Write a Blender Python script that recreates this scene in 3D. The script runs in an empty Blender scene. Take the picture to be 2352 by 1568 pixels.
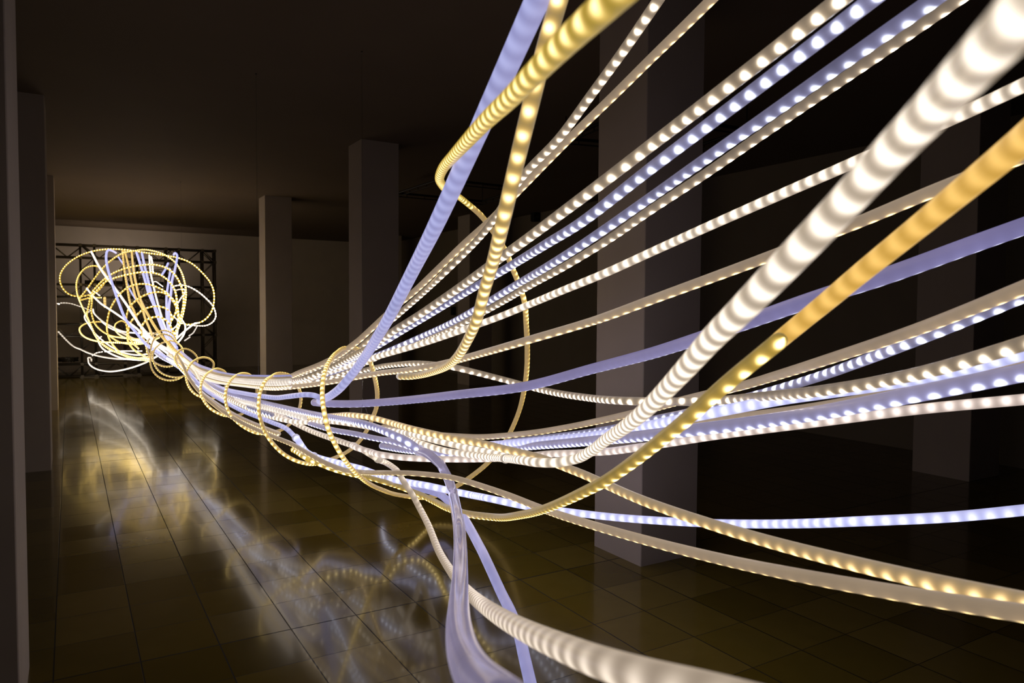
import bpy, bmesh, math, random
from mathutils import Vector, Matrix
random.seed(7)
C = bpy.context.scene.collection
PI = math.pi

# ------------------------------------------------------------------ camera
CAM_H = 1.5
FPX = 1680.0                    # focal length in pixels of the 2352 wide frame
yaw = math.atan(1016/1680.0); pitch = math.atan(69/1680.0); roll = .006
fw = Vector((math.sin(yaw)*math.cos(pitch), math.cos(yaw)*math.cos(pitch), -math.sin(pitch)))
rt = Vector((math.cos(yaw), -math.sin(yaw), 0)); up = rt.cross(fw)
RT = rt*math.cos(roll) + up*math.sin(roll); UP = up*math.cos(roll) - rt*math.sin(roll)
CAM = Vector((0, 0, CAM_H))
def P3(x, y, d):                # a traced point of the photograph set at its real distance
    return CAM + (fw + RT*((x-1176)/FPX) + UP*((784-y)/FPX))*d
cd = bpy.data.cameras.new('camera'); cam = bpy.data.objects.new('camera', cd); C.objects.link(cam)
M = Matrix((RT, UP, -fw)).transposed().to_4x4(); M.translation = CAM
cam.matrix_world = M
cd.sensor_width = 36; cd.lens = 36*FPX/2352; cd.clip_start = .02; cd.clip_end = 200
cd.dof.use_dof = True; cd.dof.focus_distance = 4.2; cd.dof.aperture_fstop = 4.2
bpy.context.scene.camera = cam

# ------------------------------------------------------------------ node helpers
class NT:
    def __init__(s, name):
        s.m = bpy.data.materials.new(name); s.m.use_nodes = True
        s.t = s.m.node_tree; s.n = s.t.nodes; s.l = s.t.links
        s.b = s.n['Principled BSDF']
    def new(s, t, **k):
        n = s.n.new(t)
        for a, v in k.items(): setattr(n, a, v)
        return n
    def link(s, a, b): s.l.new(a, b)
    def put(s, sock, v):
        if isinstance(v, (int, float)): sock.default_value = v
        elif isinstance(v, (tuple, list)): sock.default_value = v
        else: s.l.new(v, sock)
    def math(s, op, a, b=None, c=None):
        n = s.n.new('ShaderNodeMath'); n.operation = op
        s.put(n.inputs[0], a)
        if b is not None: s.put(n.inputs[1], b)
        if c is not None: s.put(n.inputs[2], c)
        return n.outputs[0]
    def gauss(s, x, sig):       # exp(-(x/sig)^2)
        q = s.math('DIVIDE', x, sig); q = s.math('MULTIPLY', q, q)
        return s.math('EXPONENT', s.math('MULTIPLY', q, -1.0))
    def vscale(s, col, f):
        n = s.n.new('ShaderNodeVectorMath'); n.operation = 'SCALE'
        s.put(n.inputs[0], col); s.put(n.inputs['Scale'], f); return n.outputs[0]
    def vadd(s, a, b):
        n = s.n.new('ShaderNodeVectorMath'); n.operation = 'ADD'
        s.put(n.inputs[0], a); s.put(n.inputs[1], b); return n.outputs[0]

# glowing hose: an LED strip runs inside a milky tube; u = metres along, v = angle (0.5 faces the strip)
def hose_mat(name, base, halo, core, kb=1., kh=1., kc=4., pitch=.0585, sd=.24, su=.42, sh=.52, ring=.55, rough=.28, alb=.36, tint=0.):
    g = NT(name)
    uv = g.new('ShaderNodeUVMap'); uv.uv_map = 'UVMap'
    sx = g.new('ShaderNodeSeparateXYZ'); g.link(uv.outputs[0], sx.inputs[0])
    d = g.math('ABSOLUTE', g.math('MULTIPLY', g.math('SUBTRACT', sx.outputs[1], .5), 2.))
    f = g.math('FRACT', g.math('DIVIDE', sx.outputs[0], pitch))
    w = g.math('ABSOLUTE', g.math('MULTIPLY', g.math('SUBTRACT', f, .5), 2.))
    dots = g.math('MULTIPLY', g.gauss(d, sd), g.gauss(w, su))
    band = g.math('ADD', 1-ring, g.math('MULTIPLY', g.gauss(w, .62), ring))
    glow = g.math('MULTIPLY', g.gauss(d, sh), band)
    em = g.vadd(g.vscale(tuple(c*kb for c in base), 1.),
                g.vadd(g.vscale(tuple(c*kh for c in halo), glow), g.vscale(tuple(c*kc for c in core), dots)))
    if tint:                    # slow drift of the light's colour along the strip
        nz = g.new('ShaderNodeTexNoise'); nz.noise_dimensions = '1D'; nz.inputs['Scale'].default_value = 5.
        nz.inputs['Detail'].default_value = 0.
        g.link(sx.outputs[0], nz.inputs['W'])
        k = g.math('ADD', 1-tint*.5, g.math('MULTIPLY', nz.outputs[0], tint))
        em = g.vscale(em, k)
    g.link(em, g.b.inputs['Emission Color']); g.b.inputs['Emission Strength'].default_value = 1.
    g.b.inputs['Base Color'].default_value = (alb*.9, alb*.86, alb*.82, 1)
    g.b.inputs['Roughness'].default_value = rough
    g.b.inputs['IOR'].default_value = 1.45
    return g.m
def plain(name, col, rough=.5, metal=0., emis=None, spec=.5):
    g = NT(name); g.b.inputs['Base Color'].default_value = (*col, 1)
    g.b.inputs['Roughness'].default_value = rough; g.b.inputs['Metallic'].default_value = metal
    g.b.inputs['Specular IOR Level'].default_value = spec
    if emis: g.b.inputs['Emission Color'].default_value = (*emis, 1); g.b.inputs['Emission Strength'].default_value = 1
    nz = g.new('ShaderNodeTexNoise'); nz.inputs['Scale'].default_value = 40.
    mp = g.new('ShaderNodeMapRange'); g.link(nz.outputs[0], mp.inputs[0])
    mp.inputs[3].default_value = max(.02, rough-.08); mp.inputs[4].default_value = min(1, rough+.08)
    g.link(mp.outputs[0], g.b.inputs['Roughness'])
    return g.m

W0 = (.150, .116, .084)
MAT = {
 # beige tube, warm white dots
 'W': hose_mat('warm_white_hose', W0, (.42, .31, .19), (1., .86, .66), kc=9., tint=.25, sd=.17, su=.30, sh=.38, ring=.8),
 # the same tube with the strip's light spread broadly (white rings)
 'WB': hose_mat('warm_white_ringed_hose', (.29, .225, .16), (.50, .43, .34), (1., .9, .78), kc=1.3, sd=.34, su=.46, sh=.62, ring=.75, pitch=.0585),
 'WR': hose_mat('ribbed_white_hose', (.29, .225, .165), (.38, .32, .25), (1., .9, .78), kc=.45, sd=.30, su=.5, sh=.5, ring=.8),
 'WF': hose_mat('pale_pink_white_hose', (.34, .27, .235), (.36, .29, .25), (1., .9, .84), kc=.9, sd=.30, su=.5, sh=.5, ring=.55, tint=.2),
 'B': hose_mat('beige_hose', (.25, .185, .125), (.20, .13, .06), (1., .72, .30), kc=5., sd=.10, su=.40, sh=.35, ring=.6, tint=.2),
 'Y': hose_mat('gold_dotted_hose', (.21, .145, .035), (.62, .37, .025), (1., .78, .34), kc=8., sd=.15, su=.32, sh=.34, ring=.75),
 'A': hose_mat('amber_hose', (.52, .29, .045), (.24, .14, .03), (.8, .56, .24), kc=.35, sd=.5, su=.6, sh=.6, ring=.6),
 'G': hose_mat('gold_ringed_hose', (.20, .15, .08), (.74, .42, .02), (1., .82, .45), kc=2.6, sd=.19, su=.36, sh=.36, ring=.8),
 'H': hose_mat('thick_gold_hose', (.27, .19, .035), (.52, .31, .008), (1., .82, .45), kc=1.7, pitch=.048, sd=.20, su=.42, sh=.42, ring=.8),
 'O': hose_mat('orange_dotted_hose', (.24, .175, .10), (.74, .41, .07), (1., .76, .40), kc=2.2, sd=.22, su=.42, sh=.33, ring=.75),
 'C': hose_mat('cool_white_hose', (.105, .10, .175), (.24, .25, .44), (.82, .87, 1.), kc=9., tint=.35, sd=.17, su=.30, sh=.36, ring=.8),
 'CB': hose_mat('bright_cool_white_hose', (.40, .41, .70), (.26, .28, .44), (.92, .95, 1.), kc=.62, sd=.34, su=.5, sh=.5, ring=.55),
 'V': hose_mat('violet_dotted_hose', (.19, .175, .29), (.22, .23, .50), (.85, .90, 1.), kc=8., sd=.12, su=.36, sh=.28, tint=.2, ring=.7),
 'L': hose_mat('lavender_hose', (.235, .23, .47), (.12, .14, .20), (.7, .72, 1.), kc=.12, sd=.5, su=.7, sh=.6, ring=.6, tint=.15),
 'LD': hose_mat('dusky_lavender_hose', (.145, .13, .28), (.06, .06, .12), (.8, .82, 1.), kc=2.2, sd=.06, su=.45, sh=.5, ring=.4, tint=.15),
 'R': hose_mat('gold_rope_light', (.31, .205, .075), (.62, .35, .015), (1., .78, .30), kc=4., pitch=.038, sd=.24, su=.42, sh=.45, ring=.6),
 'RY': hose_mat('yellow_rope_light', (.50, .30, .02), (.95, .56, .03), (1., .72, .26), kc=14., pitch=.064, sd=.5, su=.34, sh=.6, ring=.6),
 'RW': hose_mat('white_rope_light', (.45, .37, .28), (.8, .66, .52), (1., .90, .76), kc=8., pitch=.058, sd=.5, su=.45, sh=.6, ring=.6),
 'GA': hose_mat('golden_hose', (.50, .31, .08), (.22, .13, .03), (1., .8, .4), kc=.4, sd=.4, su=.5, sh=.6, ring=.5, tint=.2),
 'N': hose_mat('pale_hose', (.50, .445, .40), (.25, .21, .17), (1., .9, .8), kc=.6, sd=.4, su=.6, sh=.6, ring=.4, tint=.2),
 'NF': hose_mat('bright_pale_hose', (.62, .55, .48), (.6, .5, .4), (1., .9, .8), kc=2., sd=.4, su=.6, sh=.6, ring=.4, tint=.2),
 'LF': hose_mat('bright_lavender_hose', (.40, .40, .85), (.2, .22, .3), (.7, .72, 1.), kc=.3, sd=.5, su=.7, sh=.6, ring=.6, tint=.15),
 'GF': hose_mat('bright_golden_hose', (.62, .40, .10), (.22, .13, .03), (1., .8, .4), kc=.6, sd=.4, su=.5, sh=.6, ring=.5, tint=.2),
 'S': hose_mat('smoky_clear_hose', (.15, .13, .21), (.06, .055, .10), (.8, .78, .82), kc=.35, sd=.045, su=3., sh=.4, ring=.3, rough=.1, alb=.35, tint=.3),
}
M_CUFF = plain('clear_plastic_cuff', (.62, .58, .52), .2, 0., (.34, .29, .24))
M_CUFFV = plain('clear_violet_cuff', (.6, .6, .7), .2, 0., (.32, .31, .42))
M_CUFFY = plain('clear_yellow_cuff', (.7, .6, .3), .2, 0., (.55, .36, .05))
M_STEEL = plain('steel_wire', (.25, .24, .23), .35, 1.)
M_TRUSS = plain('truss_aluminium', (.20, .18, .15), .35, .8)
M_BLACK = plain('black_metal', (.006, .006, .006), .55)
M_CABLE = plain('dark_cable', (.035, .028, .018), .35)
M_GLOSSY = plain('unlit_glossy_hose', (.20, .16, .10), .12)

# ------------------------------------------------------------------ object helpers
def tag(o, label=None, cat=None, group=None, kind=None):
    if label: o['label'] = label
    if cat: o['category'] = cat
    if group: o['group'] = group
    if kind: o['kind'] = kind
    return o
def obj(name, bm, mat, parent=None, smooth=True):
    me = bpy.data.meshes.new(name); bm.to_mesh(me); bm.free()
    me.materials.append(mat)
    if smooth:
        for p in me.polygons: p.use_smooth = True
    o = bpy.data.objects.new(name, me); C.objects.link(o)
    if parent is not None: o.parent = parent; o.matrix_parent_inverse = parent.matrix_world.inverted()
    return o
def box_bm(bm, x0, x1, y0, y1, z0, z1):
    v = [bm.verts.new((x, y, z)) for x in (x0, x1) for y in (y0, y1) for z in (z0, z1)]
    for f in ((0,1,3,2), (4,6,7,5), (0,4,5,1), (2,3,7,6), (0,2,6,4), (1,5,7,3)): bm.faces.new([v[i] for i in f])
def rod(bm, a, b, r, seg=8):
    a = Vector(a); b = Vector(b); t = (b-a).normalized()
    x = t.orthogonal().normalized(); y = t.cross(x)
    A = [bm.verts.new(a+(x*math.cos(i*2*PI/seg)+y*math.sin(i*2*PI/seg))*r) for i in range(seg)]
    B = [bm.verts.new(b+(x*math.cos(i*2*PI/seg)+y*math.sin(i*2*PI/seg))*r) for i in range(seg)]
    for i in range(seg): bm.faces.new((A[i], A[(i+1)%seg], B[(i+1)%seg], B[i]))
    bm.faces.new(A[::-1]); bm.faces.new(B)

# centripetal-ish spline through rows of floats (chord parameter, Hermite with finite-difference slopes)
def spline(rows, keys, step):
    n = len(rows); m = len(rows[0])
    t = [0.]
    for i in range(1, n): t.append(t[-1]+max(1e-5, (keys[i]-keys[i-1]).length**.75))
    tan = []
    for i in range(n):
        if i == 0: tan.append([(rows[1][k]-rows[0][k])/(t[1]-t[0]) for k in range(m)])
        elif i == n-1: tan.append([(rows[-1][k]-rows[-2][k])/(t[-1]-t[-2]) for k in range(m)])
        else:
            h0 = t[i]-t[i-1]; h1 = t[i+1]-t[i]
            tan.append([((rows[i][k]-rows[i-1][k])/h0*h1+(rows[i+1][k]-rows[i][k])/h1*h0)/(h0+h1) for k in range(m)])
    out = []
    for i in range(n-1):
        h = t[i+1]-t[i]; ns = max(1, int(math.ceil((keys[i+1]-keys[i]).length/step)))
        for j in range(ns):
            s = j/ns; a = 2*s**3-3*s*s+1; b = s**3-2*s*s+s; c = -2*s**3+3*s*s; d = s**3-s*s
            out.append([a*rows[i][k]+b*h*tan[i][k]+c*rows[i+1][k]+d*h*tan[i+1][k] for k in range(m)])
    out.append(list(rows[-1])); return out

def tube_bm(rows, L, seg, caps=(1, 1), u0=0.):
    # rows: x,y,z,r ; L: direction the strip faces, per row
    bm = bmesh.new(); uvl = bm.loops.layers.uv.new('UVMap')
    pts = [Vector(r[:3]) for r in rows]; n = len(pts); rad = [r[3] for r in rows]
    T = [(pts[min(n-1, i+1)]-pts[max(0, i-1)]).normalized() for i in range(n)]
    prevx = None; rings = []; us = []; u = u0
    for i in range(n):
        if i: u += (pts[i]-pts[i-1]).length
        x = L[i]-T[i]*L[i].dot(T[i])
        if x.length < .05 and prevx is not None: x = prevx-T[i]*prevx.dot(T[i])
        x.normalize()
        prevx = x; y = T[i].cross(x)
        rings.append((pts[i], x, y, T[i], rad[i], u))
    ext = []
    if caps[0]:
        p, x, y, t, r, uu = rings[0]
        for k in (80, 55, 30): a = math.radians(k); ext.append((p-t*r*math.sin(a), x, y, t, r*math.cos(a), uu-r*math.sin(a)))
    ext += rings
    if caps[1]:
        p, x, y, t, r, uu = rings[-1]
        for k in (30, 55, 80): a = math.radians(k); ext.append((p+t*r*math.sin(a), x, y, t, r*math.cos(a), uu+r*math.sin(a)))
    V = []
    for p, x, y, t, r, uu in ext:
        V.append([bm.verts.new(p+(x*math.cos((i/seg-.5)*2*PI)+y*math.sin((i/seg-.5)*2*PI))*r) for i in range(seg)])
    for j in range(len(ext)-1):
        for i in range(seg):
            f = bm.faces.new((V[j][i], V[j][(i+1)%seg], V[j+1][(i+1)%seg], V[j+1][i]))
            for lp, (uu, vv) in zip(f.loops, ((ext[j][5], i/seg), (ext[j][5], (i+1)/seg), (ext[j+1][5], (i+1)/seg), (ext[j+1][5], i/seg))):
                lp[uvl].uv = (uu, vv)
    for ring, rev, uu in ((V[0], True, ext[0][5]), (V[-1], False, ext[-1][5])):
        f = bm.faces.new(ring[::-1] if rev else ring)
        for lp in f.loops: lp[uvl].uv = (uu, .0)
    bmesh.ops.recalc_face_normals(bm, faces=bm.faces[:])
    return bm

def lerp_keys(keys, x):
    if isinstance(keys, (int, float)): return keys
    if x <= keys[0][0]: return keys[0][1]
    for (a, p), (b, q) in zip(keys, keys[1:]):
        if x <= b: return p+(q-p)*(x-a)/(b-a)
    return keys[-1][1]

NH = [0]
def gdist(d): return lerp_keys([(4.5, 1.3), (5.8, 1.24), (10, 1.02), (10.5, 1.0)], d)
def hose(label, pts, mat='W', D=.030, phi=60, group=None, cat='light hose', name='light_hose', mode='w', cuffs=(), endcap=(0, 0),
         step=.03, seg=14, window=None):
    """pts: (x, y, width px | distance, [D]); the tube's real thickness is D, so its width in the photo gives its distance"""
    keys = []; rows = []
    for p in pts:
        dd = p[3] if len(p) > 3 else D
        dist = dd*FPX/p[2] if mode == 'w' else p[2]
        k = gdist(dist); dist *= k; dd *= k     # calibrated on the reflections in the floor
        q = P3(p[0], p[1], dist); keys.append(q); rows.append([q.x, q.y, q.z, dd/2, p[0]])
    rs = spline(rows, keys, step)
    P = [Vector(r[:3]) for r in rs]; n = len(P); L = []
    for i in range(n):
        t = (P[min(n-1, i+1)]-P[max(0, i-1)]).normalized()
        if phi == 'out':
            if window is None: c = sum(P, Vector())/n
            else:
                a = max(0, i-window); b = min(n, i+window); c = sum(P[a:b], Vector())/(b-a)
            L.append((P[i]-c).normalized())
        else:
            ph = math.radians(lerp_keys(phi, rs[i][4])); cdir = (CAM-P[i]).normalized()
            cdir = (cdir-t*cdir.dot(t)).normalized(); s = cdir.cross(t)   # right-hand side of travel, seen from the room's near end
            L.append(cdir*math.cos(ph)-s*math.sin(ph))
    NH[0] += 1
    bm = tube_bm([r[:4] for r in rs], L, seg, (1, 1), u0=random.random())
    o = obj(name, bm, MAT[mat] if isinstance(mat, str) else mat)
    tag(o, label, cat, group)
    for x, y, k, mm in cuffs:       # clear coupling sleeves
        best = min(range(n), key=lambda i: (P[i]-CAM).normalized().cross((P3(x, y, 1)-CAM).normalized()).length)
        i = best; t = (P[min(n-1, i+1)]-P[max(0, i-1)]).normalized(); r = rs[i][3]
        b2 = bmesh.new(); prof = [(-.5, 1.0), (-.42, 1.22), (0, 1.28), (.42, 1.22), (.5, 1.0)]
        xx = t.orthogonal().normalized(); yy = t.cross(xx); R = []
        for a, rr in prof: R.append([b2.verts.new(P[i]+t*a*k+(xx*math.cos(q*2*PI/16)+yy*math.sin(q*2*PI/16))*r*rr) for q in range(16)])
        for a in range(len(R)-1):
            for q in range(16): b2.faces.new((R[a][q], R[a][(q+1)%16], R[a+1][(q+1)%16], R[a+1][q]))
        c = obj('coupling_ring', b2, mm, o)
    for e, on in enumerate(endcap):
        if not on: continue
        i = 0 if e == 0 else n-1; t = (P[1]-P[0]).normalized()*-1 if e == 0 else (P[-1]-P[-2]).normalized(); r = rs[i][3]
        b2 = bmesh.new(); xx = t.orthogonal().normalized(); yy = t.cross(xx); R = []
        for a, rr in ((-.9, 1.0), (-.85, 1.1), (.1, 1.1), (.6, .95), (.95, .6), (1.08, .15)):
            R.append([b2.verts.new(P[i]+t*a*r+(xx*math.cos(q*2*PI/16)+yy*math.sin(q*2*PI/16))*r*rr) for q in range(16)])
        for a in range(len(R)-1):
            for q in range(16): b2.faces.new((R[a][q], R[a][(q+1)%16], R[a+1][(q+1)%16], R[a+1][q]))
        b2.faces.new(R[-1])
        obj('end_cap', b2, on, o)
    return o

# ------------------------------------------------------------------ the room
CEIL = 3.44
def tile_material():
    g = NT('polished_stone_tiles')
    tc = g.new('ShaderNodeTexCoord'); sx = g.new('ShaderNodeSeparateXYZ'); g.link(tc.outputs['Object'], sx.inputs[0])
    ux = g.math('DIVIDE', g.math('SUBTRACT', sx.outputs[0], .236), .3165)
    uy = g.math('DIVIDE', g.math('SUBTRACT', sx.outputs[1], 3.43), .3407)
    ix = g.math('FLOOR', ux); iy = g.math('FLOOR', uy)
    fx = g.math('SUBTRACT', ux, ix); fy = g.math('SUBTRACT', uy, iy)
    ex = g.math('MULTIPLY', g.math('SUBTRACT', .5, g.math('ABSOLUTE', g.math('SUBTRACT', fx, .5))), .3165)
    ey = g.math('MULTIPLY', g.math('SUBTRACT', .5, g.math('ABSOLUTE', g.math('SUBTRACT', fy, .5))), .3407)
    cv = g.new('ShaderNodeCombineXYZ'); g.link(ix, cv.inputs[0]); g.link(iy, cv.inputs[1])
    wn = g.new('ShaderNodeTexWhiteNoise'); wn.noise_dimensions = '3D'; g.link(cv.outputs[0], wn.inputs[0])
    sc = g.new('ShaderNodeSeparateXYZ'); g.link(wn.outputs[1], sc.inputs[0])
    # expansion joints: one wide dark joint per fourteen rows, and one beside the left pillars
    iy0 = g.math('ABSOLUTE', g.math('SUBTRACT', g.math('MODULO', g.math('ADD', g.math('ROUND', uy), 140.), 14.), 0.))
    wide = g.math('LESS_THAN', iy0, .5)
    jw = g.math('ADD', .0016, g.math('MULTIPLY', wide, .0026))
    jx = g.math('LESS_THAN', ex, .0028); jy = g.math('LESS_THAN', ey, jw)
    joint = g.math('MAXIMUM', jx, jy)
    nz = g.new('ShaderNodeTexNoise'); nz.inputs['Scale'].default_value = 9.; nz.inputs['Detail'].default_value = 5.
    g.link(tc.outputs['Object'], nz.inputs[0])
    ramp = g.new('ShaderNodeValToRGB'); cr = ramp.color_ramp
    cr.elements[0].color = (.095, .067, .008, 1); cr.elements[1].color = (.185, .135, .028, 1)
    e = cr.elements.new(.5); e.color = (.125, .090, .013, 1)
    v = g.math('ADD', g.math('MULTIPLY', sc.outputs[0], .8), g.math('MULTIPLY', nz.outputs[0], .25))
    g.link(v, ramp.inputs[0])
    mx = g.new('ShaderNodeMix'); mx.data_type = 'RGBA'; g.link(joint, mx.inputs[0])
    g.link(ramp.outputs[0], mx.inputs[6]); mx.inputs[7].default_value = (.006, .004, .002, 1)
    g.link(mx.outputs[2], g.b.inputs['Base Color'])
    ro = g.math('ADD', g.math('ADD', .095, g.math('MULTIPLY', sc.outputs[1], .05)), g.math('MULTIPLY', nz.outputs[0], .05))
    ro = g.math('ADD', ro, g.math('MULTIPLY', joint, .5)); g.link(ro, g.b.inputs['Roughness'])
    g.b.inputs['IOR'].default_value = 1.34
    g.b.inputs['Coat Weight'].default_value = .15; g.b.inputs['Coat Roughness'].default_value = .055
    bp = g.new('ShaderNodeBump'); bp.inputs['Strength'].default_value = .35; bp.inputs['Distance'].default_value = .002
    hgt = g.math('SUBTRACT', g.math('MULTIPLY', nz.outputs[0], .12), joint); g.link(hgt, bp.inputs['Height'])
    # each tile is laid very slightly out of level
    tl = g.new('ShaderNodeVectorMath', operation='SUBTRACT'); g.link(wn.outputs[1], tl.inputs[0]); tl.inputs[1].default_value = (.5, .5, .5)
    t2 = g.vscale(tl.outputs[0], .006)
    nn = g.new('ShaderNodeVectorMath', operation='ADD'); g.link(bp.outputs[0], nn.inputs[0]); g.link(t2, nn.inputs[1])
    nm = g.new('ShaderNodeVectorMath', operation='NORMALIZE'); g.link(nn.outputs[0], nm.inputs[0])
    g.link(nm.outputs[0], g.b.inputs['Normal'])
    return g.m
def plaster(name, col, sc=3.):
    g = NT(name); tc = g.new('ShaderNodeTexCoord')
    nz = g.new('ShaderNodeTexNoise'); nz.inputs['Scale'].default_value = sc; nz.inputs['Detail'].default_value = 4.
    g.link(tc.outputs['Object'], nz.inputs[0])
    ramp = g.new('ShaderNodeValToRGB'); ramp.color_ramp.elements[0].position = .3; ramp.color_ramp.elements[1].position = .7
    ramp.color_ramp.elements[0].color = (*[c*.93 for c in col], 1); ramp.color_ramp.elements[1].color = (*col, 1)
    g.link(nz.outputs[0], ramp.inputs[0]); g.link(ramp.outputs[0], g.b.inputs['Base Color'])
    g.b.inputs['Roughness'].default_value = .8; g.b.inputs['Specular IOR Level'].default_value = .2
    n2 = g.new('ShaderNodeTexNoise'); n2.inputs['Scale'].default_value = 120.; g.link(tc.outputs['Object'], n2.inputs[0])
    bp = g.new('ShaderNodeBump'); bp.inputs['Strength'].default_value = .15; bp.inputs['Distance'].default_value = .002
    g.link(n2.outputs[0], bp.inputs['Height']); g.link(bp.outputs[0], g.b.inputs['Normal'])
    return g.m
M_FLOOR = tile_material()
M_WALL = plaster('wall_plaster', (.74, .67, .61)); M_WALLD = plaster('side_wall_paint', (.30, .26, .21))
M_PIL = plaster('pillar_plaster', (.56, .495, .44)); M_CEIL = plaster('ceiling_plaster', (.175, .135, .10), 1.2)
X0, X1, Y0, Y1 = -3.2, 7.93, -5.0, 20.2
def struct(name, boxes, mat):
    bm = bmesh.new()
    for b in boxes: box_bm(bm, *b)
    o = obj(name, bm, mat, smooth=False); o['kind'] = 'structure'; return o
struct('floor', [(X0-.2, X1+.2, Y0-.2, Y1+.2, -.2, 0)], M_FLOOR)
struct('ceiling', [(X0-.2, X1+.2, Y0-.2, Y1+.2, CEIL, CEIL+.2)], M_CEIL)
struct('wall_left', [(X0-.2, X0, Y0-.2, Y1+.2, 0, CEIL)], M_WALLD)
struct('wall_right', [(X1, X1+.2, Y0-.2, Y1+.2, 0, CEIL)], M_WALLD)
struct('wall_back', [(X0, X1, Y1, Y1+.2, 0, CEIL)], M_WALL)
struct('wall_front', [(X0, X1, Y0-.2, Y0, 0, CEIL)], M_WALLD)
def pillar(x0, x1, y0, y1):
    bm = bmesh.new(); box_bm(bm, x0, x1, y0, y1, 0, CEIL)
    bmesh.ops.bevel(bm, geom=[e for e in bm.edges if abs(e.verts[0].co.z-e.verts[1].co.z) > 1], offset=.004, segments=1, affect='EDGES')
    o = obj('pillar', bm, M_PIL, smooth=False); o['kind'] = 'structure'
    return o
for a, b in ((2.98, 3.63), (7.98, 8.62), (12.7, 13.35), (17.6, 18.1)): pillar(-.62, -.168, a, b) if a < 17 else None
for a in (3.245, 8.05, 12.85): pillar(2.86, 3.312, a, a+.45)
for a in (3.44, 8.24, 13.04, 17.8): pillar(6.88, 7.40, a, a+.52)
pillar(6.88, 7.40, -1.35, -.83); pillar(2.86, 3.312, -1.55, -1.1)

# ------------------------------------------------------------------ hanging ceiling frames, small fixtures
def frame_thing(label, corners, z, r=.016, drop=.12):
    t = bpy.data.objects.new('lighting_frame', None); C.objects.link(t)
    c = sum((Vector((q[0], q[1], 0)) for q in corners), Vector())/len(corners); t.location = (c.x, c.y, z); tag(t, label, 'ceiling frame')
    bpy.context.view_layer.update()
    n = len(corners)
    for i in range(n):
        a = corners[i]; b = corners[(i+1) % n]; bm = bmesh.new()
        A = Vector((a[0], a[1], z)); B = Vector((b[0], b[1], z)); d = (B-A).normalized()*r
        rod(bm, A-d, B+d, r, 8); rod(bm, A-d+Vector((0, 0, -.05)), B+d+Vector((0, 0, -.05)), r*.45, 6)
        for k in range(5):
            q = A+(B-A)*(k+.5)/5; rod(bm, q, q+Vector((0, 0, -.05)), r*.35, 5)
        obj('rail', bm, M_BLACK, t, False)
    for a in corners:
        bm = bmesh.new(); rod(bm, (a[0], a[1], z), (a[0], a[1], CEIL), .005, 6); obj('hanger', bm, M_BLACK, t)
def at_z(x, y, z):
    d = P3(x, y, 1)-CAM; return CAM+d*((z-CAM_H)/d.z)
zf = 3.22
q1 = [at_z(914, 443, zf), at_z(1012, 411, zf), at_z(1200, 432, zf), at_z(1108, 462, zf)]
frame_thing('black metal frame hung under the ceiling behind the steep lavender hose', [(v.x, v.y) for v in q1], zf)
q2 = [at_z(1300, 318, zf), at_z(1440, 255, zf), at_z(1715, 297, zf), at_z(1580, 342, zf)]
frame_thing('black metal frame hung under the ceiling behind the nearest right hand pillar', [(v.x, v.y) for v in q2], zf)
def small_box(name, label, cat, px, w, h, dep=.1):
    d = P3(px[0], px[1], 1)-CAM; q = CAM+d*((Y1-dep/2)/d.y) if (CAM+d*(Y1/d.y)).x < X1 else CAM+d*((X1-dep/2)/d.x)
    bm = bmesh.new()
    box_bm(bm, -w/2, w/2, -w/2, w/2, -h/2, h/2)
    bmesh.ops.bevel(bm, geom=bm.edges[:], offset=w*.08, segments=2, affect='EDGES')
    o = obj(name, bm, M_BLACK, smooth=False); o.location = q; tag(o, label, cat)
    g = bmesh.new(); rod(g, (0, -w*.55, 0), (0, -w*.45, 0), w*.3, 12); obj('front_disc', g, M_CABLE, o).location = (0, 0, 0)
    return o
small_box('wall_speaker', 'small black box fixed high on the far wall left of the nearest right pillar', 'speaker', (1231, 497), .16, .2)
small_box('junction_box', 'tiny black box fixed at eye height on the dark wall between the fanned hoses', 'junction box', (1041, 714), .1, .2)

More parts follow.
